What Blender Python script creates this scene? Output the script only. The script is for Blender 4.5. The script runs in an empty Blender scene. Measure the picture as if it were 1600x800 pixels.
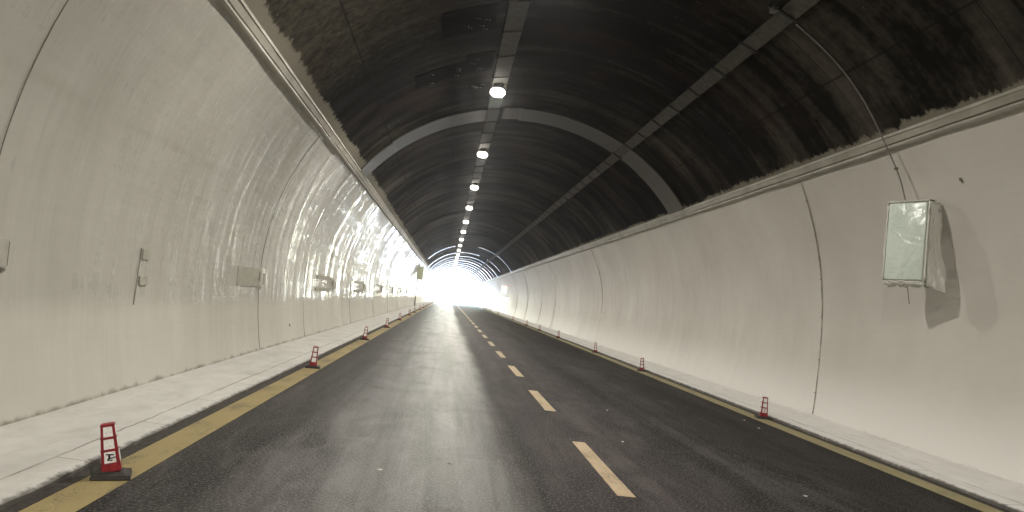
import bpy, bmesh, math, random
from mathutils import Vector, Matrix
random.seed(7)
S = bpy.context.scene
COL = S.collection
R = math.radians

# ------------------------------------------------------------------ camera
cam_d = bpy.data.cameras.new('camera'); cam = bpy.data.objects.new('camera', cam_d); COL.objects.link(cam)
cam_d.sensor_width = 36; cam_d.lens = 36*1155/1600; cam_d.clip_start = 0.05; cam_d.clip_end = 6000
rt = Vector((0.99009148, -0.08621777, 0.11083933))       # camera right, in world axes
dn = Vector((0.1156059, 0.05239673, -0.99191222))        # camera down
fw = Vector((0.07971284, 0.99489752, 0.06184484))        # camera forward
m3 = Matrix((rt, -dn, -fw)).transposed()
cam.matrix_world = Matrix.Translation((-1.701, 0, 1.532)) @ m3.to_4x4()
S.camera = cam

# ------------------------------------------------------------------ sky, sun, exposure
SUN_EL, SUN_AZ = R(52), R(205)      # the sun stands behind and to the side of the bore
w = bpy.data.worlds.new('World'); S.world = w; w.use_nodes = True
wn = w.node_tree; bg = wn.nodes['Background']
sky = wn.nodes.new('ShaderNodeTexSky'); sky.sky_type = 'NISHITA'; sky.sun_disc = False
sky.sun_elevation = SUN_EL; sky.sun_rotation = SUN_AZ; sky.air_density = 1.2; sky.dust_density = 1.5
wn.links.new(sky.outputs[0], bg.inputs[0]); bg.inputs[1].default_value = 0.15
sd = bpy.data.lights.new('sun', 'SUN'); sd.energy = 2.6; sd.angle = R(0.5); sd.color = (1, .985, .96)
so = bpy.data.objects.new('sun', sd); COL.objects.link(so)
# direction towards the sun (azimuth measured clockwise from +Y)
sdir = Vector((math.sin(SUN_AZ)*math.cos(SUN_EL), math.cos(SUN_AZ)*math.cos(SUN_EL), math.sin(SUN_EL)))
so.rotation_euler = sdir.to_track_quat('Z', 'Y').to_euler()
S.view_settings.view_transform = 'Standard'; S.view_settings.look = 'None'
S.view_settings.exposure = 6.0; S.view_settings.gamma = 1; S.view_settings.use_curve_mapping = False
S.render.engine = 'CYCLES'
S.cycles.max_bounces = 8; S.cycles.diffuse_bounces = 5; S.cycles.glossy_bounces = 4
LAMP_W = 5.5

# ------------------------------------------------------------------ helpers
Y0, Y1 = -60.0, 150.0

def tag(o, label=None, cat=None, group=None, kind=None):
    if label: o['label'] = label
    if cat: o['category'] = cat
    if group: o['group'] = group
    if kind: o['kind'] = kind
    return o

def link(o, parent=None):
    COL.objects.link(o)
    if parent: o.parent = parent
    return o

def empty(name, loc=(0, 0, 0), rot=(0, 0, 0)):
    o = bpy.data.objects.new(name, None); COL.objects.link(o)
    o.location = loc; o.rotation_euler = rot; o.empty_display_size = .1
    return o

def obj(name, bm, mat, parent=None, smooth=False, loc=None, rot=None):
    bmesh.ops.recalc_face_normals(bm, faces=bm.faces)
    me = bpy.data.meshes.new(name); bm.to_mesh(me); bm.free()
    if smooth:
        for p in me.polygons: p.use_smooth = True
    for m in (mat if isinstance(mat, (list, tuple)) else [mat]): me.materials.append(m)
    o = bpy.data.objects.new(name, me); link(o, parent)
    if loc: o.location = loc
    if rot: o.rotation_euler = rot
    return o

def box(bm, c, s, bev=0, rot=None):
    r = bmesh.ops.create_cube(bm, size=1)
    vs = r['verts']
    bmesh.ops.scale(bm, vec=s, verts=vs)
    if bev:
        es = list({e for v in vs for e in v.link_edges})
        b = bmesh.ops.bevel(bm, geom=es, offset=bev, segments=2, affect='EDGES', profile=.5)
        vs = list({v for f in b['faces'] for v in f.verts} | {v for v in vs if v.is_valid})
    if rot: bmesh.ops.rotate(bm, cent=(0, 0, 0), matrix=rot, verts=vs)
    bmesh.ops.translate(bm, vec=c, verts=vs)
    return vs

def nb(): return bmesh.new()

def extrude_y(bm, prof, ys, jitter=None, close=True):
    """sweep a closed (x,z) profile along the list of y stations"""
    rings = []
    for y in ys:
        ring = []
        for i, (x, z) in enumerate(prof):
            dx, dz = jitter(i, x, y, z) if jitter else (0, 0)
            ring.append(bm.verts.new((x+dx, y, z+dz)))
        rings.append(ring)
    n = len(prof)
    for a, b in zip(rings, rings[1:]):
        for i in range(n if close else n-1):
            bm.faces.new((a[i], a[(i+1) % n], b[(i+1) % n], b[i]))
    if close:
        bm.faces.new(rings[0][::-1]); bm.faces.new(rings[-1])

def tube(bm, pts, r, seg=8):
    pts = [Vector(p) for p in pts]; rings = []
    for i, p in enumerate(pts):
        d = (pts[min(i+1, len(pts)-1)] - pts[max(i-1, 0)]).normalized()
        a = d.cross(Vector((0, 0, 1)))
        if a.length < .05: a = d.cross(Vector((0, 1, 0)))
        a.normalize(); b = d.cross(a)
        rings.append([bm.verts.new(p + r*(math.cos(t)*a + math.sin(t)*b)) for t in [2*math.pi*k/seg for k in range(seg)]])
    for u, v in zip(rings, rings[1:]):
        for k in range(seg): bm.faces.new((u[k], u[(k+1) % seg], v[(k+1) % seg], v[k]))
    bm.faces.new(rings[0][::-1]); bm.faces.new(rings[-1])

def frange(a, b, s):
    n = max(1, round((b-a)/s)); return [a+(b-a)*i/n for i in range(n+1)]

# bore profile: x half-width at height z, and the crown ellipse by angle
def wx(z, off=0):
    b = 5.0 if z > 1.7 else 6.1
    return (5.3+off)*math.sqrt(max(0, 1-((z-1.7)/(b+off))**2))
def vault_pt(t, off=0):              # t = angle from +x, off > 0 goes outwards
    return ((5.3+off)*math.cos(t), 1.7+(5.0+off)*math.sin(t))
T0 = math.asin((4.42-1.7)/5.0)       # springing of the dark vault

# ------------------------------------------------------------------ materials
class M:
    def __init__(s, name):
        s.m = bpy.data.materials.new(name); s.m.use_nodes = True
        s.t = s.m.node_tree; s.b = s.t.nodes['Principled BSDF']; s.tc = None
    def n(s, typ, **k):
        q = s.t.nodes.new(typ)
        for a, v in k.items(): setattr(q, a, v)
        return q
    def l(s, a, b): s.t.links.new(a, b)
    def co(s, scale=(1, 1, 1), loc=(0, 0, 0)):
        if not s.tc: s.tc = s.n('ShaderNodeTexCoord')
        mp = s.n('ShaderNodeMapping'); mp.inputs['Scale'].default_value = scale; mp.inputs['Location'].default_value = loc
        s.l(s.tc.outputs['Object'], mp.inputs[0]); return mp.outputs[0]
    def noise(s, sc, scale=(1, 1, 1), det=4, rough=.55, loc=(0, 0, 0), dist=0):
        q = s.n('ShaderNodeTexNoise'); q.inputs['Scale'].default_value = sc
        q.inputs['Detail'].default_value = det; q.inputs['Roughness'].default_value = rough; q.inputs['Distortion'].default_value = dist
        s.l(s.co(scale, loc), q.inputs['Vector']); return q.outputs['Fac']
    def ramp(s, f, stops):
        q = s.n('ShaderNodeValToRGB'); e = q.color_ramp.elements
        while len(e) < len(stops): e.new(.5)
        for k, (p, c) in zip(e, stops):
            k.position = p; k.color = (*c, 1) if isinstance(c, tuple) else (c, c, c, 1)
        s.l(f, q.inputs[0]); return q.outputs[0]
    def mix(s, f, a, b, mode='MIX'):
        q = s.n('ShaderNodeMix', data_type='RGBA', blend_type=mode)
        for i, v in ((0, f), (6, a), (7, b)):
            if hasattr(v, 'node'): s.l(v, q.inputs[i])
            elif i: q.inputs[i].default_value = (*v, 1) if isinstance(v, tuple) else (v, v, v, 1)
            else: q.inputs[i].default_value = v
        return q.outputs[2]
    def math(s, op, a, b=None, c=None):
        q = s.n('ShaderNodeMath', operation=op)
        for i, v in enumerate((a, b, c)):
            if v is None: continue
            if hasattr(v, 'node'): s.l(v, q.inputs[i])
            else: q.inputs[i].default_value = v
        return q.outputs[0]
    def xyz(s):
        if not s.tc: s.tc = s.n('ShaderNodeTexCoord')
        q = s.n('ShaderNodeSeparateXYZ'); s.l(s.tc.outputs['Object'], q.inputs[0]); return q.outputs
    def step(s, v, a, b):             # smooth 0..1 between a and b
        q = s.n('ShaderNodeMapRange', interpolation_type='SMOOTHSTEP')
        s.l(v, q.inputs[0]); q.inputs[1].default_value = a; q.inputs[2].default_value = b; return q.outputs[0]
    def bump(s, h, strength, dist, prev=None):
        q = s.n('ShaderNodeBump'); q.inputs['Strength'].default_value = strength; q.inputs['Distance'].default_value = dist
        s.l(h, q.inputs['Height'])
        if prev: s.l(prev, q.inputs['Normal'])
        return q.outputs[0]
    def set(s, **k):
        names = dict(color='Base Color', rough='Roughness', normal='Normal', metal='Metallic', spec='Specular IOR Level',
                     emit='Emission Color', es='Emission Strength', alpha='Alpha', trans='Transmission Weight', coat='Coat Weight', cr='Coat Roughness')
        for a, v in k.items():
            i = s.b.inputs[names[a]]
            if hasattr(v, 'node'): s.l(v, i)
            else: i.default_value = (*v, 1) if isinstance(v, tuple) else v
        return s.m

def plain(name, c, rough=.5, metal=0, es=0, emit=None, var=.12, sc=8):
    m = M(name)
    n = m.noise(sc, det=5)
    lo = tuple(x*(1-var*1.6) for x in c); hi = tuple(min(1, x*(1+var)) for x in c)
    col = m.ramp(n, [(.3, lo), (.7, hi)])
    m.set(color=col, rough=m.math('ADD', m.math('MULTIPLY', n, .2), rough-.1), metal=metal)
    if es: m.set(emit=emit or c, es=es)
    return m.m

# glossy cream paint of the left wall
def left_paint():
    m = M('glossy_cream_paint'); X, Y, Z = m.xyz()
    blotch = m.noise(.9, (1, 1, .6), det=6, rough=.6)
    streak = m.noise(1, (1, 5.5, .55), det=5, rough=.6)
    c = m.ramp(blotch, [(.3, (.39, .375, .33)), (.72, (.475, .46, .415))])
    c = m.mix(m.ramp(streak, [(.35, .0), (.75, .35)]), c, (.53, .515, .47))
    edge = m.math('ADD', Z, m.math('MULTIPLY', m.math('SUBTRACT', streak, .5), .22))
    low = m.step(edge, 1.16, .86)                                  # duller chalky band along the foot
    c = m.mix(low, c, m.mix(m.ramp(blotch, [(.3, 0.), (.7, 1.)]), (.50, .48, .425), (.57, .55, .495)))
    # long trowel seam and grime at the very foot
    zz = m.math('ADD', Z, m.math('MULTIPLY', m.math('SUBTRACT', m.noise(.35), .5), .35))
    seam = m.math('MULTIPLY', m.step(m.math('ABSOLUTE', m.math('SUBTRACT', zz, 2.92)), .10, .0), m.ramp(m.noise(1.3), [(.35, 0.), (.65, .5)]))
    c = m.mix(seam, c, (.33, .31, .26))
    foot = m.math('MULTIPLY', m.step(m.math('ADD', Z, m.math('MULTIPLY', m.noise(5, det=6), -.16)), .07, -.0), .8)
    c = m.mix(foot, c, (.20, .17, .14))
    g = m.ramp(m.noise(.8, (1, 2.2, .5), det=5, rough=.65, loc=(3, 3, 3)), [(.34, .08), (.68, .19)])
    gm = m.noise(1, (1, .7, .4), det=9, rough=.72, loc=(9, 4, 1))          # where the paint is still shiny
    gs = m.noise(1, (1, 3.2, .28), det=6, rough=.7, loc=(1, 4, 7))
    gz = m.noise(1, (.2, .22, 4.6), det=3, rough=.6, loc=(1, 9, 7))          # courses of the spraying passes
    gv = m.math('ADD', m.math('ADD', m.math('MULTIPLY', gm, .3), m.math('MULTIPLY', gs, .5)), m.math('MULTIPLY', gz, .2))
    shine = m.step(gv, .485, .57)
    g = m.mix(shine, .42, g)
    rough = m.mix(low, g, .6)
    h1 = m.noise(1, (.5, 1.5, .45), det=2, rough=.5)                # vertical waves of the hand-sprayed paint
    h2 = m.noise(1, (1, 4.5, .42), det=2, rough=.6, loc=(5, 1, 2))
    h3 = m.noise(1, (1, .5, 4.2), det=2, rough=.5, loc=(5, 8, 2))
    nrm = m.bump(h1, 1.0, .034)
    nrm = m.bump(h2, 1.0, .0115, nrm)
    nrm = m.bump(h3, 1.0, .008, nrm)
    nrm = m.bump(m.noise(60, det=3), .35, .001, nrm)
    sp = m.math('MULTIPLY', m.math('SUBTRACT', 1., m.math('MULTIPLY', low, .75)), m.math('ADD', .10, m.math('MULTIPLY', shine, .36)))
    m.b.inputs['Specular Tint'].default_value = (.80, .90, 1, 1)
    return m.set(color=c, rough=rough, normal=nrm, spec=sp)

def right_paint():
    m = M('matt_cream_paint'); X, Y, Z = m.xyz()
    blotch = m.noise(.7, (1, 1, .8), det=6, rough=.6)
    c = m.ramp(blotch, [(.3, (.54, .515, .465)), (.72, (.62, .60, .55))])
    f = m.noise(3, (1, .6, 5), det=5, rough=.65)
    c = m.mix(m.ramp(f, [(.5, 0.), (.8, .3)]), c, (.48, .455, .40))
    low = m.step(Z, 1.3, .2)
    c = m.mix(low, c, (.72, .70, .665))
    sp = m.noise(14, det=2, loc=(4, 2, 0))                         # small scuffs
    c = m.mix(m.ramp(sp, [(.77, 0.), (.80, .6)]), c, (.35, .32, .27))
    foot = m.math('MULTIPLY', m.step(m.math('ADD', Z, m.math('MULTIPLY', m.noise(6, det=6), -.12)), .06, -.01), .5)
    c = m.mix(foot, c, (.22, .20, .17))
    rough = m.ramp(m.noise(.6, (1, 2, .6), det=4), [(.3, .42), (.7, .6)])
    nrm = m.bump(m.noise(1, (.5, 1.6, .5), det=2), .7, .03)
    nrm = m.bump(m.noise(40, det=4), .4, .0015, nrm)
    return m.set(color=c, rough=rough, normal=nrm, spec=.4)

def soot_vault():
    m = M('sooty_concrete'); X, Y, Z = m.xyz()
    arc = m.noise(1, (.16, 1.6, .16), det=8, rough=.68)            # smears along the formwork rings
    big = m.noise(.30, (1, 1.1, 1), det=5, loc=(8, 1, 0))
    fine = m.noise(7, (1, 1, 1), det=6, rough=.7)
    v = m.math('ADD', m.math('MULTIPLY', arc, .45), m.math('ADD', m.math('MULTIPLY', big, .48), m.math('MULTIPLY', fine, .18)))
    c = m.ramp(v, [(.45, (.0035, .0033, .0031)), (.55, (.0125, .0112, .0095)), (.69, (.078, .069, .056))])
    pale = m.math('MULTIPLY', m.step(X, -1.5, -3.6), m.step(Y, 14.5, 11.0))
    c = m.mix(m.math('MULTIPLY', pale, m.ramp(fine, [(.35, .15), (.65, .75)])), c, (.088, .078, .056))
    rust = m.math('MULTIPLY', m.ramp(m.noise(.5, det=5, loc=(2, 9, 4)), [(.55, 0.), (.72, .35)]), 1.0)
    c = m.mix(rust, c, (.075, .045, .034))
    # formwork joints: thin dark rings every 1.5 m, a wider one now and then; longitudinal seams too
    yy = m.math('ADD', Y, m.math('MULTIPLY', m.noise(.8, det=1), .1))
    r1 = m.math('PINGPONG', yy, .75); j1 = m.step(r1, .014, .004)
    r2 = m.math('PINGPONG', m.math('ADD', yy, 1.1), 4.1); j2 = m.step(r2, .05, .02)
    brk = m.ramp(m.noise(.5, (1, 1, 1), det=3, loc=(1, 1, 7)), [(.4, 0.), (.55, 1.)])
    j = m.math('MAXIMUM', m.math('MULTIPLY', j1, brk), j2)
    z1 = m.step(m.math('ABSOLUTE', m.math('SUBTRACT', Z, 5.35)), .018, .006)
    j = m.math('MAXIMUM', j, m.math('MULTIPLY', z1, .8))
    c = m.mix(m.math('MULTIPLY', j, .8), c, (.012, .011, .01))
    chips = m.noise(5, (.5, 1.6, .5), det=3, loc=(11, 2, 5), dist=1.5)
    c = m.mix(m.ramp(chips, [(.735, 0.), (.76, .8)]), c, (.26, .245, .22))
    # ragged overspray of the wall paint along the springing: wider on the left
    side = m.step(X, .5, -.5)
    n1 = m.noise(3.2, (1, 1.5, 1), det=9, rough=.78); n0 = m.noise(.5, det=2, loc=(0, 4, 0))
    edge = m.math('SUBTRACT', Z, m.math('ADD', m.math('MULTIPLY', m.math('SUBTRACT', n1, .5), .34), m.math('MULTIPLY', m.math('SUBTRACT', n0, .5), .16)))
    edge = m.math('SUBTRACT', edge, m.math('MULTIPLY', side, .10))
    paint = m.step(edge, 4.625, 4.575)
    c = m.mix(paint, c, (.21, .195, .155))
    rough = m.ramp(m.noise(1, (.3, 1.2, .3), det=5, loc=(3, 6, 1)), [(.35, .62), (.65, .85)])
    rough = m.mix(j, rough, .8)
    nrm = m.bump(m.noise(1, (.3, 2.5, .3), det=4), .8, .015)
    nrm = m.bump(fine, .5, .004, nrm)
    return m.set(color=c, rough=rough, normal=nrm, spec=.05)

def asphalt():
    m = M('asphalt'); X, Y, Z = m.xyz()
    ag = m.noise(42, det=4, rough=.75); ag2 = m.noise(38, det=4, rough=.7, loc=(3, 1, 0))
    patch = m.noise(.45, (1, .25, 1), det=5, rough=.6)
    track = m.noise(2.3, (1, .035, 1), det=7, rough=.66, loc=(2, 0, 0), dist=.25)
    cloud = m.noise(1.3, (1, .42, 1), det=9, rough=.68, loc=(7, 7, 0), dist=.6)
    c = m.ramp(ag, [(.42, (.0015, .0014, .0014)), (.54, (.0125, .011, .0108)), (.62, (.17, .155, .148))])
    dust = m.math('MULTIPLY', m.ramp(track, [(.42, 0.), (.60, 1.)]), m.ramp(cloud, [(.38, 0.), (.68, 1.)]))
    left = m.step(m.math('ADD', X, m.math('MULTIPLY', m.math('SUBTRACT', patch, .5), .5)), -.75, -1.15)
    lane = m.math('MULTIPLY', left, m.step(X, -3.4, -2.1))
    c = m.mix(m.math('MULTIPLY', m.math('MULTIPLY', lane, m.ramp(cloud, [(.3, .4), (.65, 1.)])), .34), c, (.15, .143, .128))  # dusty lane, its colour lightened to strengthen the portal's reflected streak
    # swirls of pale dust and tyre tracks between the wheel paths
    c = m.mix(m.math('MULTIPLY', dust, .55), c, m.mix(ag2, (.05, .046, .043), (.21, .196, .185)))
    mid = m.math('MULTIPLY', m.step(m.math('ABSOLUTE', m.math('ADD', X, -.1)), 1.3, .2), m.math('SUBTRACT', 1., left))
    c = m.mix(m.math('MULTIPLY', m.math('MULTIPLY', mid, m.ramp(cloud, [(.3, .3), (.7, 1.)])), .34), c, (.105, .083, .086))
    sw = m.noise(.7, (1, .35, 1), det=2, loc=(1, 5, 0), dist=2.2)
    swl = m.step(m.math('ABSOLUTE', m.math('SUBTRACT', sw, .5)), .06, .0)
    c = m.mix(m.math('MULTIPLY', m.math('MULTIPLY', swl, m.ramp(patch, [(.4, 0.), (.6, 1.)])), .13), c, (.2, .19, .18))
    scf = m.noise(1, (1.1, 3.4, 1), det=8, rough=.72, loc=(4, 2, 0), dist=.7)
    c = m.mix(m.ramp(scf, [(.60, 0.), (.72, .4)]), c, (.17, .16, .15))
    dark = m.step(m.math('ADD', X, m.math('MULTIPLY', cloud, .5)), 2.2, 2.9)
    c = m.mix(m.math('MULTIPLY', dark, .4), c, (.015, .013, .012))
    rough = m.math('ADD', m.math('MULTIPLY', left, -.20), m.math('ADD', .68, m.math('MULTIPLY', m.math('SUBTRACT', cloud, .5), .25)))
    nrm = m.bump(ag2, 1.0, .016)
    nrm = m.bump(ag, .8, .005, nrm)
    return m.set(color=c, rough=rough, normal=nrm, spec=m.math('ADD', .1, m.math('MULTIPLY', m.math('MULTIPLY', lane, m.ramp(track, [(.40, .25), (.58, 1.)])), m.ramp(cloud, [(.38, .12), (.6, .95)]))))

def yellow_paint(name, a, b):
    m = M(name)
    n = m.noise(50, det=4, rough=.7); p = m.noise(1.2, (1, .6, 1), det=6, rough=.7)
    c = m.ramp(p, [(.3, a), (.7, b)])
    wear = m.math('ADD', m.math('MULTIPLY', n, .5), m.math('MULTIPLY', m.noise(2.2, (2, .7, 1), det=7, rough=.75, loc=(4, 4, 4)), .6))
    c = m.mix(m.ramp(wear, [(.57, 0.), (.68, .75)]), c, (.09, .075, .05))
    return m.set(color=c, rough=.72, normal=m.bump(n, .6, .002))

def pavement():
    m = M('pale_concrete_screed'); X, Y, Z = m.xyz()
    n = m.noise(2.4, (1, .6, 1), det=8, rough=.68); f = m.noise(70, det=3)
    c = m.ramp(n, [(.28, (.43, .42, .39)), (.5, (.52, .51, .48)), (.74, (.60, .59, .56))])
    c = m.mix(m.step(X, -.5, .5), c, m.ramp(n, [(.28, (.62, .605, .58)), (.74, (.74, .73, .71))]))
    sm = m.noise(1.4, (3.2, .5, 1), det=6, rough=.7, loc=(3, 0, 1), dist=.8)
    c = m.mix(m.ramp(sm, [(.54, 0.), (.75, .5)]), c, (.37, .35, .31))
    fs = m.noise(6, (1.4, .5, 1), det=9, rough=.75, loc=(8, 1, 1), dist=.6)
    c = m.mix(m.ramp(fs, [(.55, 0.), (.72, .5)]), c, (.34, .32, .285))
    ax = m.math('ABSOLUTE', X)
    wob = m.math('MULTIPLY', m.math('SUBTRACT', m.noise(3, det=5), .5), .05)
    line = m.step(m.math('ABSOLUTE', m.math('SUBTRACT', m.math('ADD', ax, wob), 4.36)), .014, .003)
    brk = m.ramp(m.noise(1.1, det=4, loc=(6, 0, 3)), [(.36, .15), (.52, 1.)])
    cross = m.math('MULTIPLY', m.step(m.math('PINGPONG', m.math('ADD', Y, .35), .75), .012, .003), m.step(ax, 4.37, 4.35))
    cr = m.math('MAXIMUM', m.math('MULTIPLY', line, brk), m.math('MULTIPLY', cross, .8))
    c = m.mix(m.math('MULTIPLY', cr, .75), c, (.12, .10, .08))
    # grime by the wall foot and at the ragged kerb edge
    wl = m.math('ADD', ax, m.math('MULTIPLY', m.math('SUBTRACT', m.noise(13, det=8, rough=.72), .5), .11))
    c = m.mix(m.math('MULTIPLY', m.step(wl, 5.14, 5.22), .7), c, (.16, .14, .115))
    c = m.mix(m.math('MULTIPLY', m.step(wl, 4.165, 4.115), .85), c, (.06, .052, .043))
    nrm = m.bump(fs, .5, .01); nrm = m.bump(f, .3, .001, nrm)
    return m.set(color=c, rough=.8, normal=nrm)

def gutter():
    m = M('dark_gutter_dirt'); n = m.noise(18, det=7, rough=.75)
    c = m.ramp(n, [(.35, (.018, .015, .012)), (.6, (.05, .043, .035)), (.78, (.16, .14, .12))])
    return m.set(color=c, rough=.9, normal=m.bump(n, .9, .012))

def rail_paint():
    m = M('dusty_ledge_paint'); n = m.noise(3, (1, .5, 1), det=6, rough=.7)
    c = m.ramp(n, [(.3, (.25, .235, .19)), (.65, (.37, .35, .295))])
    r = m.ramp(m.noise(2, det=4), [(.3, .36), (.7, .6)])
    return m.set(color=c, rough=r, spec=.6, normal=m.bump(n, .4, .006))

def band_plaster():
    m = M('grey_band_plaster'); n = m.noise(1, (.3, 9, .3), det=6, rough=.65)
    c = m.ramp(n, [(.3, (.055, .051, .044)), (.7, (.115, .108, .092))])
    d = m.noise(.7, det=4)
    c = m.mix(m.ramp(d, [(.5, 0.), (.8, .4)]), c, (.06, .055, .05))
    return m.set(color=c, rough=.42, normal=m.bump(n, .5, .004))

MAT = dict(
    left=left_paint(), right=right_paint(), vault=soot_vault(), road=asphalt(),
    yellow=yellow_paint('worn_yellow_paint', (.235, .18, .072), (.325, .26, .115)),
    yellow_dull=yellow_paint('dusty_yellow_paint', (.24, .205, .10), (.31, .27, .145)),
    dash=yellow_paint('buff_dash_paint', (.38, .285, .175), (.47, .365, .235)),
    pave=pavement(), gutter=gutter(), rail=rail_paint(), band=band_plaster(),
    gloss_band=plain('smooth_grey_ring', (.20, .20, .20), .16, var=.2),
    tray=plain('galvanised_tray', (.085, .08, .068), .7, 0, var=.3),
    clamp=plain('black_strap', (.015, .014, .013), .6),
    cable=plain('grey_cable', (.22, .20, .18), .55),
    jstrip=plain('joint_sealant', (.42, .39, .33), .7, var=.25),
    jclip=plain('dull_clip', (.26, .24, .2), .7),
    jdark=plain('dull_joint_brown', (.17, .155, .125), .9),  # one dull brown for joints, gap strips and anchors
    red=plain('red_cone_plastic', (.27, .014, .022), .42, var=.25, sc=20),
    rubber=plain('dusty_black_rubber', (.035, .03, .027), .75, var=.4, sc=25),
    white=plain('reflective_white_film', (.93, .89, .87), .3, var=.12, sc=60),
    ink=plain('black_ink', (.02, .02, .02), .6),
    housing=plain('lamp_housing_grey', (.12, .12, .12), .4, .6),
    boxwhite=plain('cream_box_enamel', (.70, .70, .63), .35, var=.08),
    boxgreen=plain('sage_box_enamel', (.50, .55, .38), .4),
    dark_patch=plain('dark_plate', (.008, .0075, .0075), .92),
    anchor=plain('bright_anchor_bolt', (.5, .5, .48), .3, .8),
    concrete=plain('portal_concrete', (.42, .41, .38), .8, sc=1.2),
    earth=plain('pale_gravel_ground', (.37, .385, .40), .95, sc=.6),
    hill=plain('scrub_hillside', (.10, .11, .05), .95, var=.4, sc=.3),
    ply=plain('daylight_block_ply', (.35, .26, .16), .8),
    putty=plain('matt_putty', (.40, .385, .33), .8, var=.12),
    wallpatch=plain('painted_cover', (.42, .405, .355), .55, var=.08),
    paper=plain('pale_litter', (.6, .58, .54), .7),
)
MAT['dark_patch'].node_tree.nodes['Principled BSDF'].inputs['Specular IOR Level'].default_value = .04
for k_ in ('putty', 'wallpatch', 'boxwhite'): MAT[k_].node_tree.nodes['Principled BSDF'].inputs['Specular IOR Level'].default_value = .12
def lens_mat():
    m = M('lamp_lens'); return m.set(color=(.9, .9, .9), emit=(1, .93, .82), es=.25)
MAT['lens'] = lens_mat()
def lit(name, c, e):
    m = M(name); return m.set(color=c, emit=c, es=e, rough=.4)
MAT['lit_white'] = lit('lit_white_face', (1, .96, .88), .12)
MAT['lit_red'] = lit('lit_red_face', (.9, .35, .25), .03)
def film():
    m = M('crinkled_plastic_film')
    n = m.noise(9, (1, 1, .35), det=5, rough=.6, dist=1.2)
    return m.set(color=(.72, .72, .66), rough=.25, normal=m.bump(n, .9, .02), spec=.6)
MAT['film'] = film()
def face_green():
    m = M('pale_green_panel_under_film')
    n = m.noise(3.2, (1, 1, 1), det=5, rough=.55, dist=.8)
    c = m.ramp(n, [(.3, (.64, .73, .64)), (.7, (.74, .81, .73))])
    n2 = m.noise(16, (1, 1, .25), det=4, loc=(3, 1, 1), dist=1)
    nn = m.bump(n, .9, .035); nn = m.bump(n2, .5, .006, nn)
    return m.set(color=c, rough=.16, normal=nn, spec=.7)
MAT['green'] = face_green()

# ------------------------------------------------------------------ ground, road, pavements
ys = frange(Y0, Y1, 5)
bm = nb(); box(bm, (0, 900, -.55), (5000, 5000, 1.0)); g = obj('ground', bm, MAT['earth']); tag(g, kind='structure')
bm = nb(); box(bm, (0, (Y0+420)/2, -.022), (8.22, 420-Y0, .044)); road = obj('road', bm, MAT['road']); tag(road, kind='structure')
for s in (-1, 1):
    bm = nb(); extrude_y(bm, [(s*3.75, .001), (s*4.03, .001), (s*4.03, .004), (s*3.75, .004)], frange(Y0, 300, 10))
    obj('yellow_edge_line', bm, MAT['yellow' if s < 0 else 'yellow_dull'], road)
    # strip of dirt between line and kerb
    bm = nb(); extrude_y(bm, [(s*4.034, .001), (s*4.16, .001), (s*4.16, .010), (s*4.034, .003)], frange(Y0, Y1, .4),
                         lambda i, x, y, z: ((random.uniform(-.008, .012)*s if i in (0, 3) else 0), (random.uniform(0, .012) if i == 2 else 0)))
    gt = obj('gutter', bm, MAT['gutter']); tag(gt, kind='structure')
k = 0
y = 6.27-4.655*2
while y < 200:
    bm = nb()
    box(bm, (.0, y+1.165, .0025), (.16, 2.33, .003), 0)
    for v in bm.verts:
        v.co.x += random.uniform(-.006, .006); v.co.y += random.uniform(-.015, .015)
    obj('lane_dash', bm, MAT['dash'], road)
    y += 4.655
for s, nm in ((-1, 'pavement'), (1, 'pavement')):
    bm = nb()
    rnd = {}
    def jit(i, x, y, z, s=s):
        if i in (0, 1): 
            k = (round(y, 3)); rnd.setdefault(k, (random.uniform(-.008, .008), random.uniform(-.008, .003)))
            return (rnd[k][0], rnd[k][1] if i == 1 else 0)
        return (0, 0)
    extrude_y(bm, [(s*4.12, .0), (s*4.115, .042), (s*4.16, .055), (s*5.3, .105), (s*5.3, .0)], frange(Y0, Y1, .22), jit)
    p = obj(nm, bm, MAT['pave']); tag(p, kind='structure')

# ------------------------------------------------------------------ tunnel lining
zs = [.0+i*.22 for i in range(0, 20)] + [4.42]
def wob_wall(s):
    ph = [random.uniform(0, 6.28) for _ in range(6)]
    def f(i, x, y, z):
        if abs(x) > 5.45: return (0, 0)
        d = .006*math.sin(y*1.1+ph[0]+z*.6) + .005*math.sin(y*2.3+ph[1]-z*.9) + .007*math.sin(y*.37+ph[2]+z*1.4)
        return (d*(1 if z > .05 else 0), 0)
    return f
walls = {}
for s in (-1, 1):
    inner = [(s*wx(z), z) for z in zs]
    outer = [(s*(wx(z)+.5), z) for z in reversed(zs)]
    bm = nb(); extrude_y(bm, inner+outer, frange(Y0, Y1, .5), wob_wall(s))
    o = obj('tunnel_wall', bm, MAT['left' if s < 0 else 'right'], None, True)
    md = o.modifiers.new('es', 'EDGE_SPLIT'); md.split_angle = R(40)
    walls[s] = o
tag(walls[-1], 'glossy cream painted tunnel wall with bright streaky reflections, left of the road', 'wall')
tag(walls[1], 'matt cream tunnel wall on the right, carrying the wrapped green box', 'wall')

bm = nb()
n = 56
inn = [vault_pt(T0+(math.pi-2*T0)*i/n) for i in range(n+1)]
out = [vault_pt(T0+(math.pi-2*T0)*i/n, .5) for i in range(n, -1, -1)]
extrude_y(bm, inn+out, frange(Y0, Y1, 5))
vault = obj('tunnel_vault', bm, MAT['vault'], None, True)
md = vault.modifiers.new('es', 'EDGE_SPLIT'); md.split_angle = R(40)
tag(vault, 'dark soot-stained concrete vault arching over the road', 'ceiling')

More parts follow.
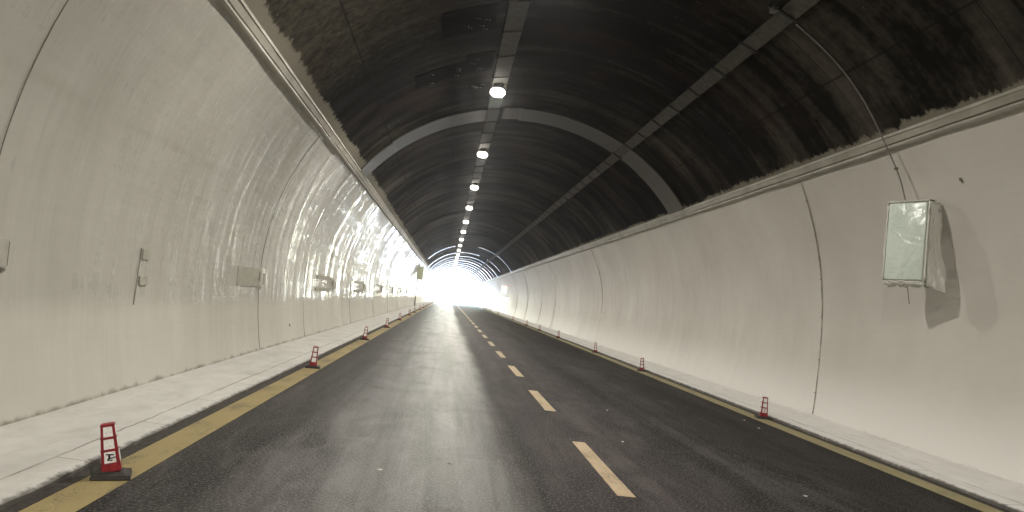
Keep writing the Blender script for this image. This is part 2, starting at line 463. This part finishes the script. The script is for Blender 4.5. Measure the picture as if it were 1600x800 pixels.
def band(y, wd, th, a0, a1, mat, parent, name='ring_band', nseg=40, slip=0):
    bm = nb(); prof = []
    for i in range(nseg+1):
        t = a0+(a1-a0)*i/nseg
        a, b = vault_pt(t, .002), vault_pt(t, -th)
        prof.append((a, b))
    rows = []
    for (a, b) in prof:
        w2 = wd/2
        rows.append([bm.verts.new((a[0], y-w2, a[1])), bm.verts.new((b[0], y-w2, b[1])), bm.verts.new((b[0], y+w2, b[1])), bm.verts.new((a[0], y+w2, a[1]))])
    for u, v in zip(rows, rows[1:]):
        for k in range(4): bm.faces.new((u[k], u[(k+1) % 4], v[(k+1) % 4], v[k]))
    bm.faces.new(rows[0]); bm.faces.new(rows[-1][::-1])
    return obj(name, bm, mat, parent)
# pale plastered ring nearest the camera, in overlapping lengths
TT = T0+.03
for (y, wd, th, a, b) in ((20.05, 1.30, .03, TT, TT+.30), (20.02, 1.26, .034, TT+.302, TT+.78), (20.0, 1.30, .030, TT+.782, TT+1.02),
                          (19.9, 1.22, .036, TT+1.022, 1.72), (20.06, 1.30, .030, 1.80, 2.32), (20.1, 1.2, .034, 2.322, math.pi-TT)):
    band(y, wd, th, a, b, MAT['band'], vault)
for y, wd in ((43.5, .35), (61, .3), (73.8, .5), (86.5, .5), (94.8, .6), (101, .5), (107, 1.6), (114, 1.2), (121, 1.8), (128, 1.2), (135, 2.2), (142, 1.5)):
    if y == 73.8: spans = ((TT, 1.42), (1.86, 2.45))
    elif y == 86.5: spans = ((TT+.1, 1.1), (1.3, math.pi-TT))
    else: spans = ((TT, math.pi-TT),)
    for a0, a1 in spans:
        band(y, wd*(.6 if y < 80 else 1), .05 if y > 70 else .02, a0, a1, MAT['gloss_band'] if y > 70 else MAT['vault'], vault)
# dark plates let into the vault by the lamp row, with bright anchors
for (y0, y1, x0, x1) in ((15.1, 15.95, -2.88, -1.9), (14.7, 15.9, -1.9, -1.32), (12.2, 13.4, -2.35, -1.42), (16.9, 17.3, -1.8, -1.3)):
    bm = nb(); rows = []
    for i in range(9):
        x = x0+(x1-x0)*i/8; t = math.acos(x/5.3)
        a, b = vault_pt(t, .002), vault_pt(t, -.012)
        rows.append([bm.verts.new((a[0], y0, a[1])), bm.verts.new((b[0], y0, b[1])), bm.verts.new((b[0], y1, b[1])), bm.verts.new((a[0], y1, a[1]))])
    for u, v in zip(rows, rows[1:]):
        for k in range(4): bm.faces.new((u[k], u[(k+1) % 4], v[(k+1) % 4], v[k]))
    bm.faces.new(rows[0]); bm.faces.new(rows[-1][::-1])
    pl = obj('dark_plate', bm, MAT['dark_patch'], vault)
    bm = nb()
    for _ in range(6):
        x = random.uniform(x0+.08, x1-.08); yy = random.uniform(y0+.06, y1-.06); t = math.acos(x/5.3); p = vault_pt(t, -.018)
        for dxx in (-.03, .03):
            box(bm, (p[0]+dxx, yy, p[1]-.002), (.028, .012, .012))
    obj('anchor_bolts', bm, MAT['anchor'], pl)['kind'] = 'stuff'

# ledge mouldings at the top of each wall
for s in (-1, 1):
    prof = [(4.62, 4.34), (4.43, 4.345), (4.405, 4.365), (4.405, 4.395), (4.43, 4.412), (4.40, 4.418), (4.36, 4.50), (4.345, 4.505), (4.34, 4.54), (4.36, 4.56), (4.52, 4.56)]
    bm = nb(); extrude_y(bm, [(s*x, z) for x, z in prof], frange(Y0, Y1, .6), lambda i, x, y, z: (random.uniform(-.003, .003), random.uniform(-.004, .004)))
    o = obj('ledge_moulding', bm, MAT['rail'], walls[s])

# joint strips running up the walls
def strip(y, s, r, mat, lean=0, name='joint_strip', zt=4.33, zb=.12, w=1.0, parent=None):
    bm = nb(); pts = []
    for i in range(26):
        z = zb+(zt-zb)*i/25
        q = i/25
        pts.append((s*(wx(z)-.006), y+lean*(1-4*(q-.5)**2)*.5+random.uniform(-.004, .004), z))
    tube(bm, pts, r, 6)
    return obj(name, bm, mat, parent or walls[s], True)
for y, r in ((6.0, .011), (14.45, .010), (18.85, .012), (27.6, .012), (36, .012), (44.5, .013), (53, .013), (61.5, .013), (78, .014), (87, .014), (96, .014), (110, .014), (126, .014)):
    strip(y, -1, r*.42, MAT['jdark'])
for y, r in ((33.2, .016), (48, .02), (54.9, .018), (64.5, .018), (74.6, .02), (87.5, .02), (100, .02), (113, .02), (128, .02)):
    strip(y, 1, r*.6, MAT['jdark'] if y != 48 else MAT['boxwhite'])
# conduit with little clips on the right wall
c = strip(13.05, 1, .014, MAT['jstrip'], .6, 'conduit'); tag(c, 'thin grey conduit strip running up the right wall left of the wrapped box', 'conduit')
c.parent = None
for z in (.5, 1.1, 1.9, 2.6, 3.4, 4.0):
    q = (z-.12)/4.21
    bm = nb(); box(bm, (wx(z)-.016, 13.05+.6*(1-4*(q-.5)**2)*.5, z), (.022, .045, .02), .004); obj('clip', bm, MAT['jclip'], c)

# ------------------------------------------------------------------ cable trays under the vault
def tray(x, wd, label, pitch, first, dz, clampw):
    t = math.acos(x/5.3); px, pz = vault_pt(t, -.05-dz)
    ang = -(math.pi/2-t) if True else 0
    root = empty('cable_tray', (px, 0, pz)); tag(root, label, 'cable tray')
    nx = math.cos(t)
    rot = Matrix.Rotation(-math.atan2(5.0*math.cos(t), 5.3*math.sin(t))*-1, 3, 'Y')
    bm = nb()
    box(bm, (0, (Y0+Y1)/2, 0), (wd, Y1-Y0-.2, .008)); box(bm, (wd/2-.003, (Y0+Y1)/2, .029), (.006, Y1-Y0-.2, .05)); box(bm, (-wd/2+.003, (Y0+Y1)/2, .029), (.006, Y1-Y0-.2, .05))
    bmesh.ops.rotate(bm, cent=(0, 0, 0), matrix=rot, verts=bm.verts)
    obj('tray_channel', bm, MAT['tray'], root)
    i = 0; src = None
    y = first
    while y < Y1-2 and i < 98:
        if src is None:
            bm = nb(); box(bm, (0, 0, -.012), (wd+.03, clampw, .02), .003); box(bm, (wd/2+.02, 0, .03), (.02, clampw, .09)); box(bm, (-wd/2-.02, 0, .03), (.02, clampw, .09))
            bmesh.ops.rotate(bm, cent=(0, 0, 0), matrix=rot, verts=bm.verts)
            src = obj('tray_strap', bm, MAT['clamp'], root, loc=(0, y, 0)); src.rotation_euler = (0, 0, R(-6))
        else:
            c = src.copy(); COL.objects.link(c); c.parent = root; c.location = (0, y+random.uniform(-.04, .04), 0); c.rotation_euler = (0, 0, R(random.uniform(-10, 2)))
        y += pitch; i += 1
    return root, px, pz
trR, rx_, rz_ = tray(2.63, .25, 'grey cable tray with black straps running along the right of the vault, without lamps', 1.32, 7.3, .0, .07)
trL, lx_, lz_ = tray(-1.08, .34, 'wide grey tray along the crown carrying the row of lamps', 1.45, 7.7, .0, .045)

# ------------------------------------------------------------------ lamps
def lathe(bm, prof, seg=24):
    rings = []
    for r, z in prof: rings.append([bm.verts.new((r*math.cos(2*math.pi*k/seg), r*math.sin(2*math.pi*k/seg), z)) for k in range(seg)])
    for u, v in zip(rings, rings[1:]):
        for k in range(seg): bm.faces.new((u[k], u[(k+1) % seg], v[(k+1) % seg], v[k]))
    bm.faces.new(rings[0]); bm.faces.new(rings[-1][::-1])
ld = bpy.data.lights.new('lamp_light', 'AREA'); ld.shape = 'DISK'; ld.size = .26; ld.energy = LAMP_W; ld.color = (1, .95, .86)
def make_lamp():
    root = empty('ceiling_lamp')
    bm = nb(); lathe(bm, [(.04, .10), (.09, .095), (.11, .05), (.128, .02), (.132, -.004), (.125, -.008), (.03, -.008)])
    for k in range(12):
        a = 2*math.pi*k/12
        box(bm, (.09*math.cos(a), .09*math.sin(a), .10), (.08, .006, .05), rot=None)
    obj('housing', bm, MAT['housing'], root, False)
    bm = nb(); lathe(bm, [(.12, -.010), (.160, -.035), (.178, -.075), (.172, -.12), (.14, -.16), (.08, -.185), (.01, -.193)]); obj('lens', bm, MAT['lens'], root, True)
    bm = nb(); box(bm, (0, 0, .135), (.10, .05, .07), .004); box(bm, (.19, 0, .05), (.01, .04, .12)); box(bm, (-.19, 0, .05), (.01, .04, .12)); box(bm, (0, 0, .115), (.39, .04, .01)); obj('bracket', bm, MAT['tray'], root)
    lo = bpy.data.objects.new('lamp_light', ld); link(lo, root); lo.location = (0, 0, -.20)
    return root
def copy_tree(o, parent=None):
    c = o.copy(); COL.objects.link(c); c.parent = parent
    for ch in list(o.children): copy_tree(ch, c)
    return c
lampp = make_lamp()
ords = ['first', 'second', 'third', 'fourth', 'fifth', 'sixth', 'seventh', 'eighth', 'ninth', 'tenth', 'eleventh', 'twelfth', 'thirteenth', 'fourteenth', 'fifteenth', 'sixteenth', 'seventeenth', 'eighteenth', 'nineteenth']
i = 0
for k in range(-5, 18):
    y = 16.95+7.67*k
    if y > 149: break
    o = lampp if i == 0 else copy_tree(lampp)
    i += 1
    o.location = (lx_-.03, y, lz_-.12)
    if k < 0: lab = ['lit round lamp on the crown tray just ahead of the camera and above the view', 'lit round lamp on the crown tray almost overhead', 'lit round lamp first behind the camera position', 'lit round lamp second behind the camera position', 'lit round lamp third behind the camera position'][-k-1]
    elif k == 0: lab = 'largest and nearest lit round ceiling lamp, just this side of the pale ring band'
    elif k == 1: lab = 'second visible ceiling lamp from the camera, just beyond the pale ring band'
    else: lab = '%s glowing ceiling lamp counted from the camera along the crown' % ords[k]
    tag(o, lab, 'lamp', 'lamps along the tunnel crown')

# small camera bracket beside the right tray
bm = nb(); tube(bm, [(0, 0, .16), (0, 0, 0), (.02, -.05, -.04)], .022); box(bm, (.03, -.08, -.06), (.10, .14, .08), .02)
b = obj('ceiling_hook', bm, MAT['housing'], None); b.location = (2.34, 9.9, 6.07); tag(b, 'small dark fitting on the vault beside the right cable tray', 'fitting')

# loose cable from the right tray down to the wrapped box
bm = nb(); pts = []
for (x, y, z) in ((2.78, 10.0, 5.93), (3.25, 10.02, 5.64), (3.69, 10.04, 5.27), (4.03, 10.08, 4.86), (4.24, 10.12, 4.56), (4.37, 10.11, 4.33), (4.50, 10.09, 4.08), (4.60, 10.06, 3.84), (4.66, 10.04, 3.56)):
    pts.append(Vector((x, y, z)))
sm = []
for a, b2, in zip(pts, pts[1:]):
    for q in range(4): sm.append(a.lerp(b2, q/4))
sm.append(pts[-1])
for _ in range(10): sm = [sm[0]]+[(sm[i-1]+sm[i]*2+sm[i+1])/4 for i in range(1, len(sm)-1)]+[sm[-1]]
tube(bm, sm, .011, 6)
cb = obj('cable', bm, MAT['cable'], None, True); tag(cb, 'thin pale cable hanging from the right tray down to the wrapped green box', 'cable')
bm = nb(); box(bm, (0, 0, 0), (.05, .04, .04), .008); obj('cable_clip', bm, MAT['jdark'], cb, loc=(4.505, 10.09, 4.06))

# ------------------------------------------------------------------ wrapped sign box on the right wall
def wrapped_box():
    # local axes: x along the face (towards the camera side), y = outwards normal is -y, z up
    root = empty('sign_box', (4.60, 9.86, 2.995)); 
    fx = Vector((.44, -.90, 0)).normalized()           # along the face, away from the portal
    root.rotation_euler = (0, 0, math.atan2(fx.y, fx.x))
    tag(root, 'pale green box wrapped in torn plastic film, mounted on the right wall', 'sign box')
    W, H, D = .60, 1.14, .17
    bm = nb(); box(bm, (0, D/2, 0), (W, D, H), .02); obj('housing', bm, MAT['boxwhite'], root, True)
    bm = nb(); box(bm, (-.005, -.012, 0), (W-.05, .03, H-.05), .012); obj('face_panel', bm, MAT['green'], root, True)
    bm = nb(); box(bm, (.02, D+.12, .25), (.08, .24, .06), .006); box(bm, (.02, D+.12, -.25), (.08, .24, .06), .006); obj('wall_bracket', bm, MAT['housing'], root)
    # film: tight over the face edges, crumpled at the foot, a torn flap standing off the near side
    def sheet(fn, nu, nv, name, th=.003):
        bm = nb(); g = [[bm.verts.new(fn(i/nu, j/nv)) for j in range(nv+1)] for i in range(nu+1)]
        for i in range(nu):
            for j in range(nv): bm.faces.new((g[i][j], g[i+1][j], g[i+1][j+1], g[i][j+1]))
        o = obj(name, bm, MAT['film'], root, True)
        sd_ = o.modifiers.new('solid', 'SOLIDIFY'); sd_.thickness = th
        return o
    rnd = random.Random(4)
    def wr(a, b): return .012*math.sin(a*17+b*9)+.009*math.sin(a*31-b*23+1)+.006*math.sin(b*47+a*5)
    sheet(lambda u, v: Vector((W/2+.012+(.05+.10*(1-v))*u*(1-.65*v)+wr(u, v)*.7*u+.02*math.sin(v*9)*u, .01+u*(.20+.06*(1-v))+wr(v, u), H/2-.02-(H+.02+.09*u)*(1-v)+.0)), 10, 26, 'film_flap')
    sheet(lambda u, v: Vector((-W/2+W*u, -.03+.2*v+wr(u, v), -H/2-.012-.035*math.sin(v*3.14)*(.4+math.sin(u*11)**2)-abs(wr(u*2, v*2))*1.5)), 24, 8, 'film_fold')
    sheet(lambda u, v: Vector((-W/2-.014+wr(u, v)*.4, -.02+.2*u, -H/2+H*v)), 4, 20, 'film_side')
    sheet(lambda u, v: Vector((-W/2+W*u, -.03+.2*v, H/2+.012+wr(u, v)*.5)), 16, 4, 'film_top')
    # frame of folded film along the face border
    bm = nb()
    for (a, b2) in (((-W/2, H/2), (W/2, H/2)), ((W/2, H/2), (W/2, -H/2)), ((W/2, -H/2), (-W/2, -H/2)), ((-W/2, -H/2), (-W/2, H/2))):
        N = 14
        pts = [(a[0]+(b2[0]-a[0])*q/N+rnd.uniform(-.004, .004), -.015+rnd.uniform(-.004, .004), a[1]+(b2[1]-a[1])*q/N+rnd.uniform(-.005, .005)) for q in range(N+1)]
        tube(bm, pts, .011, 6)
    obj('film_hem', bm, MAT['film'], root, True)
    # loose tail of wire under it
    bm = nb(); tube(bm, [(-.02, .12, -H/2-.02), (0, .13, -H/2-.12), (.02, .12, -H/2-.22), (.035, .13, -H/2-.30)], .006, 6); obj('wire_tail', bm, MAT['cable'], root, True)
    return root
wrapped_box()

# ------------------------------------------------------------------ left wall fittings
def wall_frame(s, z, off=0):
    """matrix with local x = inwards from the wall, y along the tunnel, z up the wall"""
    dz = .01; a = Vector((s*wx(z-dz), 0, z-dz)); b = Vector((s*wx(z+dz), 0, z+dz)); up = (b-a).normalized()
    yv = Vector((0, 1, 0)); inn = up.cross(yv)
    if inn.x*s > 0: inn = -inn
    yv = up.cross(inn)
    return Matrix((inn, yv, up)).transposed().to_4x4()
def on_wall(root, s, y, z, off=0):
    m = wall_frame(s, z); p = Vector((s*wx(z), y, z))+m.to_3x3()@Vector((off, 0, 0))
    root.matrix_world = Matrix.Translation(p)@m
# painted-over cover with open gaps at the left edge of the picture
r = empty('access_cover'); on_wall(r, -1, 6.05, 1.47); tag(r, 'painted-over access cover with dark gaps, nearest the camera on the left wall', 'cover')
bm = nb(); box(bm, (.006, 0, 0), (.022, .56, .24), .004); obj('plate', bm, MAT['wallpatch'], r)
bm = nb(); box(bm, (.004, -.296, 0), (.012, .012, .2)); box(bm, (.004, .296, .0), (.012, .012, .2)); box(bm, (.004, 0, -.135), (.012, .56, .02)); obj('gap', bm, MAT['jdark'], r)
r = empty('access_cover'); on_wall(r, -1, 9.0, 1.42); tag(r, 'flush cover with a long dark crack and two dull putty patches on the left wall', 'cover')
bm = nb(); tube(bm, [(.002, -.05, .26), (.005, -.07, .1), (.004, -.09, -.02), (.004, -.10, -.18), (.003, -.12, -.4)], .007, 6); obj('crack', bm, MAT['jclip'], r)
bm = nb(); box(bm, (.003, .10, .19), (.010, .20, .12), .003); obj('putty_patch', bm, MAT['putty'], r)
bm = nb(); box(bm, (.003, .09, -.12), (.010, .22, .11), .003); obj('putty_patch', bm, MAT['putty'], r)
fit_desc = {14.45: 'small cream junction box nearest the camera on the left wall', 23.45: 'second junction box along the left wall, with a taped frame beside it', 31.9: 'third junction box along the left wall from the camera',
            40.2: 'fourth junction box along the left wall from the camera', 48.4: 'fifth junction box along the left wall from the camera', 56.6: 'sixth junction box along the left wall from the camera', 64.8: 'seventh junction box along the left wall from the camera'}
for y, lab in fit_desc.items():
    r = empty('junction_box'); on_wall(r, -1, y, 1.46); tag(r, lab, 'junction box', 'junction boxes on the left wall')
    bm = nb(); box(bm, (.03, .05, 0), (.08, .24, .34), .012); obj('body', bm, MAT['boxwhite'], r)
    bm = nb(); box(bm, (.072, .05, -.02), (.02, .17, .22), .003); obj('lid', bm, MAT['putty'], r)
    bm = nb(); box(bm, (.02, -.075, .02), (.03, .02, .16), .003); obj('hinge', bm, MAT['jclip'], r)
    if y < 15:
        bm = nb(); box(bm, (.004, -.80, 0), (.022, 1.4, .34), .002); obj('putty_patch', bm, MAT['putty'], r)
    else:
        for dz_ in (.17, -.17):
            bm = nb(); box(bm, (.004, -1.60, dz_), (.022, 2.9+random.uniform(-.4, .2), .10), .002); obj('tape_strip', bm, MAT['putty'], r)
# green cabinet on a post, far down the left pavement
r = empty('post_cabinet', (-4.72, 73.5, .09)); tag(r, 'sage green cabinet on a thin post by the far left wall', 'cabinet')
bm = nb(); box(bm, (.08, 0, 3.3), (.62, .42, 1.35), .03); obj('cabinet', bm, MAT['boxgreen'], r)
bm = nb(); box(bm, (.08, -.216, 3.3), (.52, .012, 1.22), .004); obj('cabinet_door', bm, MAT['boxgreen'], r)
bm = nb(); tube(bm, [(-.12, 0, 0), (-.12, 0, 2.66)], .06, 10); obj('post', bm, MAT['housing'], r)
bm = nb(); box(bm, (-.12, 0, .01), (.3, .3, .02)); obj('foot_plate', bm, MAT['housing'], r)
# lit signs on the far right wall
for y, z, ww, hh, lab in ((86.5, 2.9, .62, .75, 'larger lit white sign with a red top, higher on the far right wall'), (83.0, 1.75, .42, .55, 'smaller lit white sign, lower on the far right wall')):
    r = empty('lit_sign', (wx(z)-.42, y, z)); tag(r, lab, 'sign')
    bm = nb(); box(bm, (0, 0, 0), (ww, .12, hh), .01); obj('housing', bm, MAT['housing'], r)
    bm = nb(); box(bm, (0, -.066, -.03), (ww-.05, .008, hh-.12)); obj('lit_panel', bm, MAT['lit_white'], r)
    if z > 2: bm = nb(); box(bm, (0, -.066, hh/2+.05), (ww-.05, .05, .09)); obj('red_top', bm, MAT['lit_red'], r)
    bm = nb(); box(bm, (ww/2+.09, .02, 0), (.26, .05, .05)); obj('arm', bm, MAT['housing'], r)
# little round markers on both walls
for n_, (s, y, z) in enumerate(((1, 9.12, 3.79), (1, 32.6, 1.5), (1, 46, 1.5), (1, 58, 1.5), (1, 72, 1.5), (-1, 17.2, .46))):
    bm = nb(); box(bm, (.008, 0, 0), (.016, .05, .045), .006); box(bm, (.014, .02, -.02), (.012, .02, .05), .003)
    o = obj('wall_anchor', bm, MAT['jdark'], None); on_wall(o, s, y, z)
    tag(o, ['dark anchor stub on the right wall above the wrapped box', 'nearest low dark anchor on the right wall, by the first joint strip', 'second low dark anchor along the right wall', 'third low dark anchor along the right wall', 'fourth low dark anchor along the right wall', 'dark anchor stub low on the left wall above the pavement'][n_], 'anchor', 'dark wall anchors')

# ------------------------------------------------------------------ road cones
def frustum(bm, z0, z1, a0, a1, b0=None, b1=None):
    b0 = a0 if b0 is None else b0; b1 = a1 if b1 is None else b1
    lo = [bm.verts.new((sx*a0, sy*b0, z0)) for sx, sy in ((-1, -1), (1, -1), (1, 1), (-1, 1))]
    hi = [bm.verts.new((sx*a1, sy*b1, z1)) for sx, sy in ((-1, -1), (1, -1), (1, 1), (-1, 1))]
    for k in range(4): bm.faces.new((lo[k], lo[(k+1) % 4], hi[(k+1) % 4], hi[k]))
    bm.faces.new(lo[::-1]); bm.faces.new(hi)
HC = .335
def half(z): return .062-(.062-.042)*(z/HC)
def panel(z0, z1):
    bm = nb()
    for k in range(4):
        a, b = half(z0), half(z1); wa, wb = a*.64, b*.64
        q = [(-wa, -a-.0025, z0), (wa, -a-.0025, z0), (wb, -b-.0025, z1), (-wb, -b-.0025, z1)]
        q2 = [(-wa, -a+.004, z0), (wa, -a+.004, z0), (wb, -b+.004, z1), (-wb, -b+.004, z1)]
        rt_ = Matrix.Rotation(k*math.pi/2, 3, 'Z')
        f = [bm.verts.new(rt_@Vector(v)) for v in q]; g = [bm.verts.new(rt_@Vector(v)) for v in q2]
        bm.faces.new(f)
        for i in range(4): bm.faces.new((f[i], g[i], g[(i+1) % 4], f[(i+1) % 4]))
    return bm
def make_cone(marks):
    root = empty('traffic_cone')
    body = empty('x'); bpy.data.objects.remove(body)
    bm = nb(); frustum(bm, .0, .028, .127, .12); frustum(bm, .028, .04, .09, .075)
    obj('base', bm, MAT['rubber'], root)
    bm = nb(); frustum(bm, .0, HC, half(0), half(HC))
    bmesh.ops.bevel(bm, geom=list(bm.edges), offset=.006, segments=2, affect='EDGES')
    # raised cross ribs between the panels
    for z in (HC*.455, HC*.71, HC*.975): frustum(bm, z-.004, z+.004, half(z)+.003, half(z)+.003)
    body = obj('body', bm, MAT['red'], root, loc=(0, 0, .035))
    for z0, z1 in ((.20, .43), (.485, .685), (.74, .945)):
        obj('reflective_panel', panel(HC*z0, HC*z1), MAT['white'], body)
    # worn dark lettering strokes on the lowest panel of the face towards the camera
    if marks:
        bm = nb(); z = HC*.31; y = -half(z)-.0045
        mcol = MAT['ink'] if marks == 1 else MAT['red']
        strokes = {1: ((0, .022, .05, .007, 12), (-.004, .010, .012, .028, 0), (.010, -.004, .052, .007, -8), (.0, -.018, .03, .006, 10), (-.012, -.010, .010, .018, 30)),
                   2: ((0, .024, .006, .03, 0), (.014, .022, .006, .03, 0), (-.014, .022, .006, .03, 0), (0, -.008, .045, .005, 0), (.006, -.018, .006, .02, 20), (-.012, -.018, .006, .02, -10))}[marks]
        for (dx, dz, w_, h_, a) in strokes:
            box(bm, (dx, y, z+dz), (w_, .004, h_), rot=Matrix.Rotation(R(a), 3, 'Y'))
        obj('lettering', bm, mcol, body)
    return root, body
cone_pos = [(-1, -3.90, 5.50), (-1, -3.90, 13.30), (-1, -3.90, 21.4), (-1, -3.92, 29.2), (-1, -3.96, 37.6), (-1, -3.95, 46.5), (-1, -3.95, 53.8), (-1, -3.95, 64), (-1, -3.95, 73), (-1, -3.93, 83), (-1, -3.95, 95), (-1, -3.9, 109), (-1, -3.95, 124),
            (1, 3.99, 12.6), (1, 3.96, 20.6), (1, 4.0, 27.4), (1, 4.0, 36.7), (1, 4.0, 44.4), (1, 3.98, 51.5), (1, 4.0, 62.7), (1, 3.98, 81.5), (1, 4.0, 96), (1, 4.0, 115)]
c1, b1 = make_cone(1); c2, b2_ = make_cone(2); c3, b3 = make_cone(0)
used = [False]*3
il = {-1: 0, 1: 0}
for n_, (s, x, y) in enumerate(cone_pos):
    kind = 0 if n_ == 0 else (1 if (s == 1 and y < 13) else 2)
    proto = (c1, c2, c3)[kind]
    o = proto if not used[kind] else copy_tree(proto); used[kind] = True
    yaw = math.degrees(math.atan2(-1.7-x, y))*.8*-1*-1 + random.uniform(-9, 9) if n_ else 20
    o.location = (x, y, .008); o.rotation_euler = (R(random.uniform(-1.5, 1.5)), 0, R(yaw))
    tilt = -12 if n_ == 0 else random.uniform(-3, 3)
    bd = [c for c in o.children if c.name.startswith('body')][0]
    bd.rotation_euler = (0, R(tilt), 0)
    k = il[s]; il[s] += 1
    if s < 0: lab = 'red and white square cone nearest the camera, leaning towards the left kerb' if k == 0 else '%s red and white cone along the left kerb' % ords[k]
    else: lab = 'bright red square cone with marked white panels, nearest on the right kerb' if k == 0 else '%s red and white cone along the right kerb' % ords[k]
    tag(o, lab, 'traffic cone', 'cones along the left kerb' if s < 0 else 'cones along the right kerb')

# ------------------------------------------------------------------ litter on the road
lit_spots = [(1.0, 11.6, 'pale crumb of litter beside the second lane dash'), (3.45, 12.1, 'pale crumb of litter in front of the right red cone'), (3.35, 11.3, 'pale crumb nearest the right yellow line'), (-2.1, 6.4, 'pale scrap on the road left of centre'),
             (1.9, 6.9, 'pale crumb on the road right of the nearest dash'), (-1.5, 6.9, 'tiny scrap on the shiny part of the left lane'), (.6, 8.9, 'tiny pale crumb between the first two dashes')]
for x, y, lab in lit_spots:
    bm = nb(); 
    bmesh.ops.create_icosphere(bm, subdivisions=1, radius=.016)
    for v in bm.verts: v.co = Vector((v.co.x*random.uniform(.7, 2.0), v.co.y*random.uniform(.6, 1.6), v.co.z*.45+.006))
    o = obj('litter', bm, MAT['paper'], None, loc=(x, y, .001)); tag(o, lab, 'litter', 'litter crumbs on the road')

# ------------------------------------------------------------------ outside: portal wall, hill, far end
def ring_solid(name, y0, y1, outer, mat):
    bm = nb()
    n2 = 48
    inner = [(5.8*math.cos(math.pi*i/n2) if True else 0, 0) for i in range(n2+1)]
    inn = []
    for i in range(n2+1):
        t = math.pi*i/n2
        inn.append(vault_pt(t, .52))
    inn = [(inn[0][0], -.05)]+inn+[(inn[-1][0], -.05)]
    outp = outer(len(inn))
    prof = inn+outp[::-1]
    n3 = len(inn)
    rings = []
    for y in (y0, y1): rings.append([bm.verts.new((x, y, z)) for x, z in inn]+[bm.verts.new((x, y, z)) for x, z in outp])
    for k in range(n3-1):
        a, b = rings
        bm.faces.new((a[k], a[k+1], b[k+1], b[k])); bm.faces.new((a[n3+k], b[n3+k], b[n3+k+1], a[n3+k+1]))
        bm.faces.new((a[k], a[n3+k], a[n3+k+1], a[k+1])); bm.faces.new((b[k], b[k+1], b[n3+k+1], b[n3+k]))
    return obj(name, bm, mat)
def rect_outer(n):
    pts = []
    for i in range(n):
        t = math.pi*i/(n-1); c, s_ = math.cos(t), math.sin(t)
        m = max(abs(c)/9.5, abs(s_)/9.2); pts.append((c/m, s_/m-.05 if 0 < i < n-1 else -.05))
    return pts
def hill_outer(n):
    return [(120*math.cos(math.pi*i/(n-1)), -.05+45*math.sin(math.pi*i/(n-1))) for i in range(n)]
hl = ring_solid('hill', Y0-60, Y1-.1, hill_outer, MAT['hill']); tag(hl, kind='structure')
hw = ring_solid('portal_wall', Y1, Y1+.9, rect_outer, MAT['concrete']); tag(hw, 'concrete headwall around the bright tunnel mouth', 'wall')
bm = nb(); box(bm, (0, Y0-.3, 3.6), (12, .4, 7.2)); bk = obj('daylight_block', bm, MAT['ply']); tag(bk, 'unseen added panel closing the tunnel far behind the camera against daylight', 'wall')  # added out of view so no daylight enters from behind the camera

# ------------------------------------------------------------------ thin haze, added for the glow around the tunnel mouth
bm = nb(); box(bm, (0, 60, 22), (300, 320, 50)); hz = obj('haze', bm, MAT['earth'])
hm = bpy.data.materials.new('glow_haze'); hm.use_nodes = True; nt = hm.node_tree
nt.nodes.remove(nt.nodes['Principled BSDF']); pv = nt.nodes.new('ShaderNodeVolumePrincipled')
pv.inputs['Color'].default_value = (.9, .92, .95, 1); pv.inputs['Density'].default_value = .0005; pv.inputs['Anisotropy'].default_value = .88
nt.links.new(pv.outputs[0], nt.nodes['Material Output'].inputs['Volume'])
hz.data.materials.clear(); hz.data.materials.append(hm); tag(hz, kind='stuff')
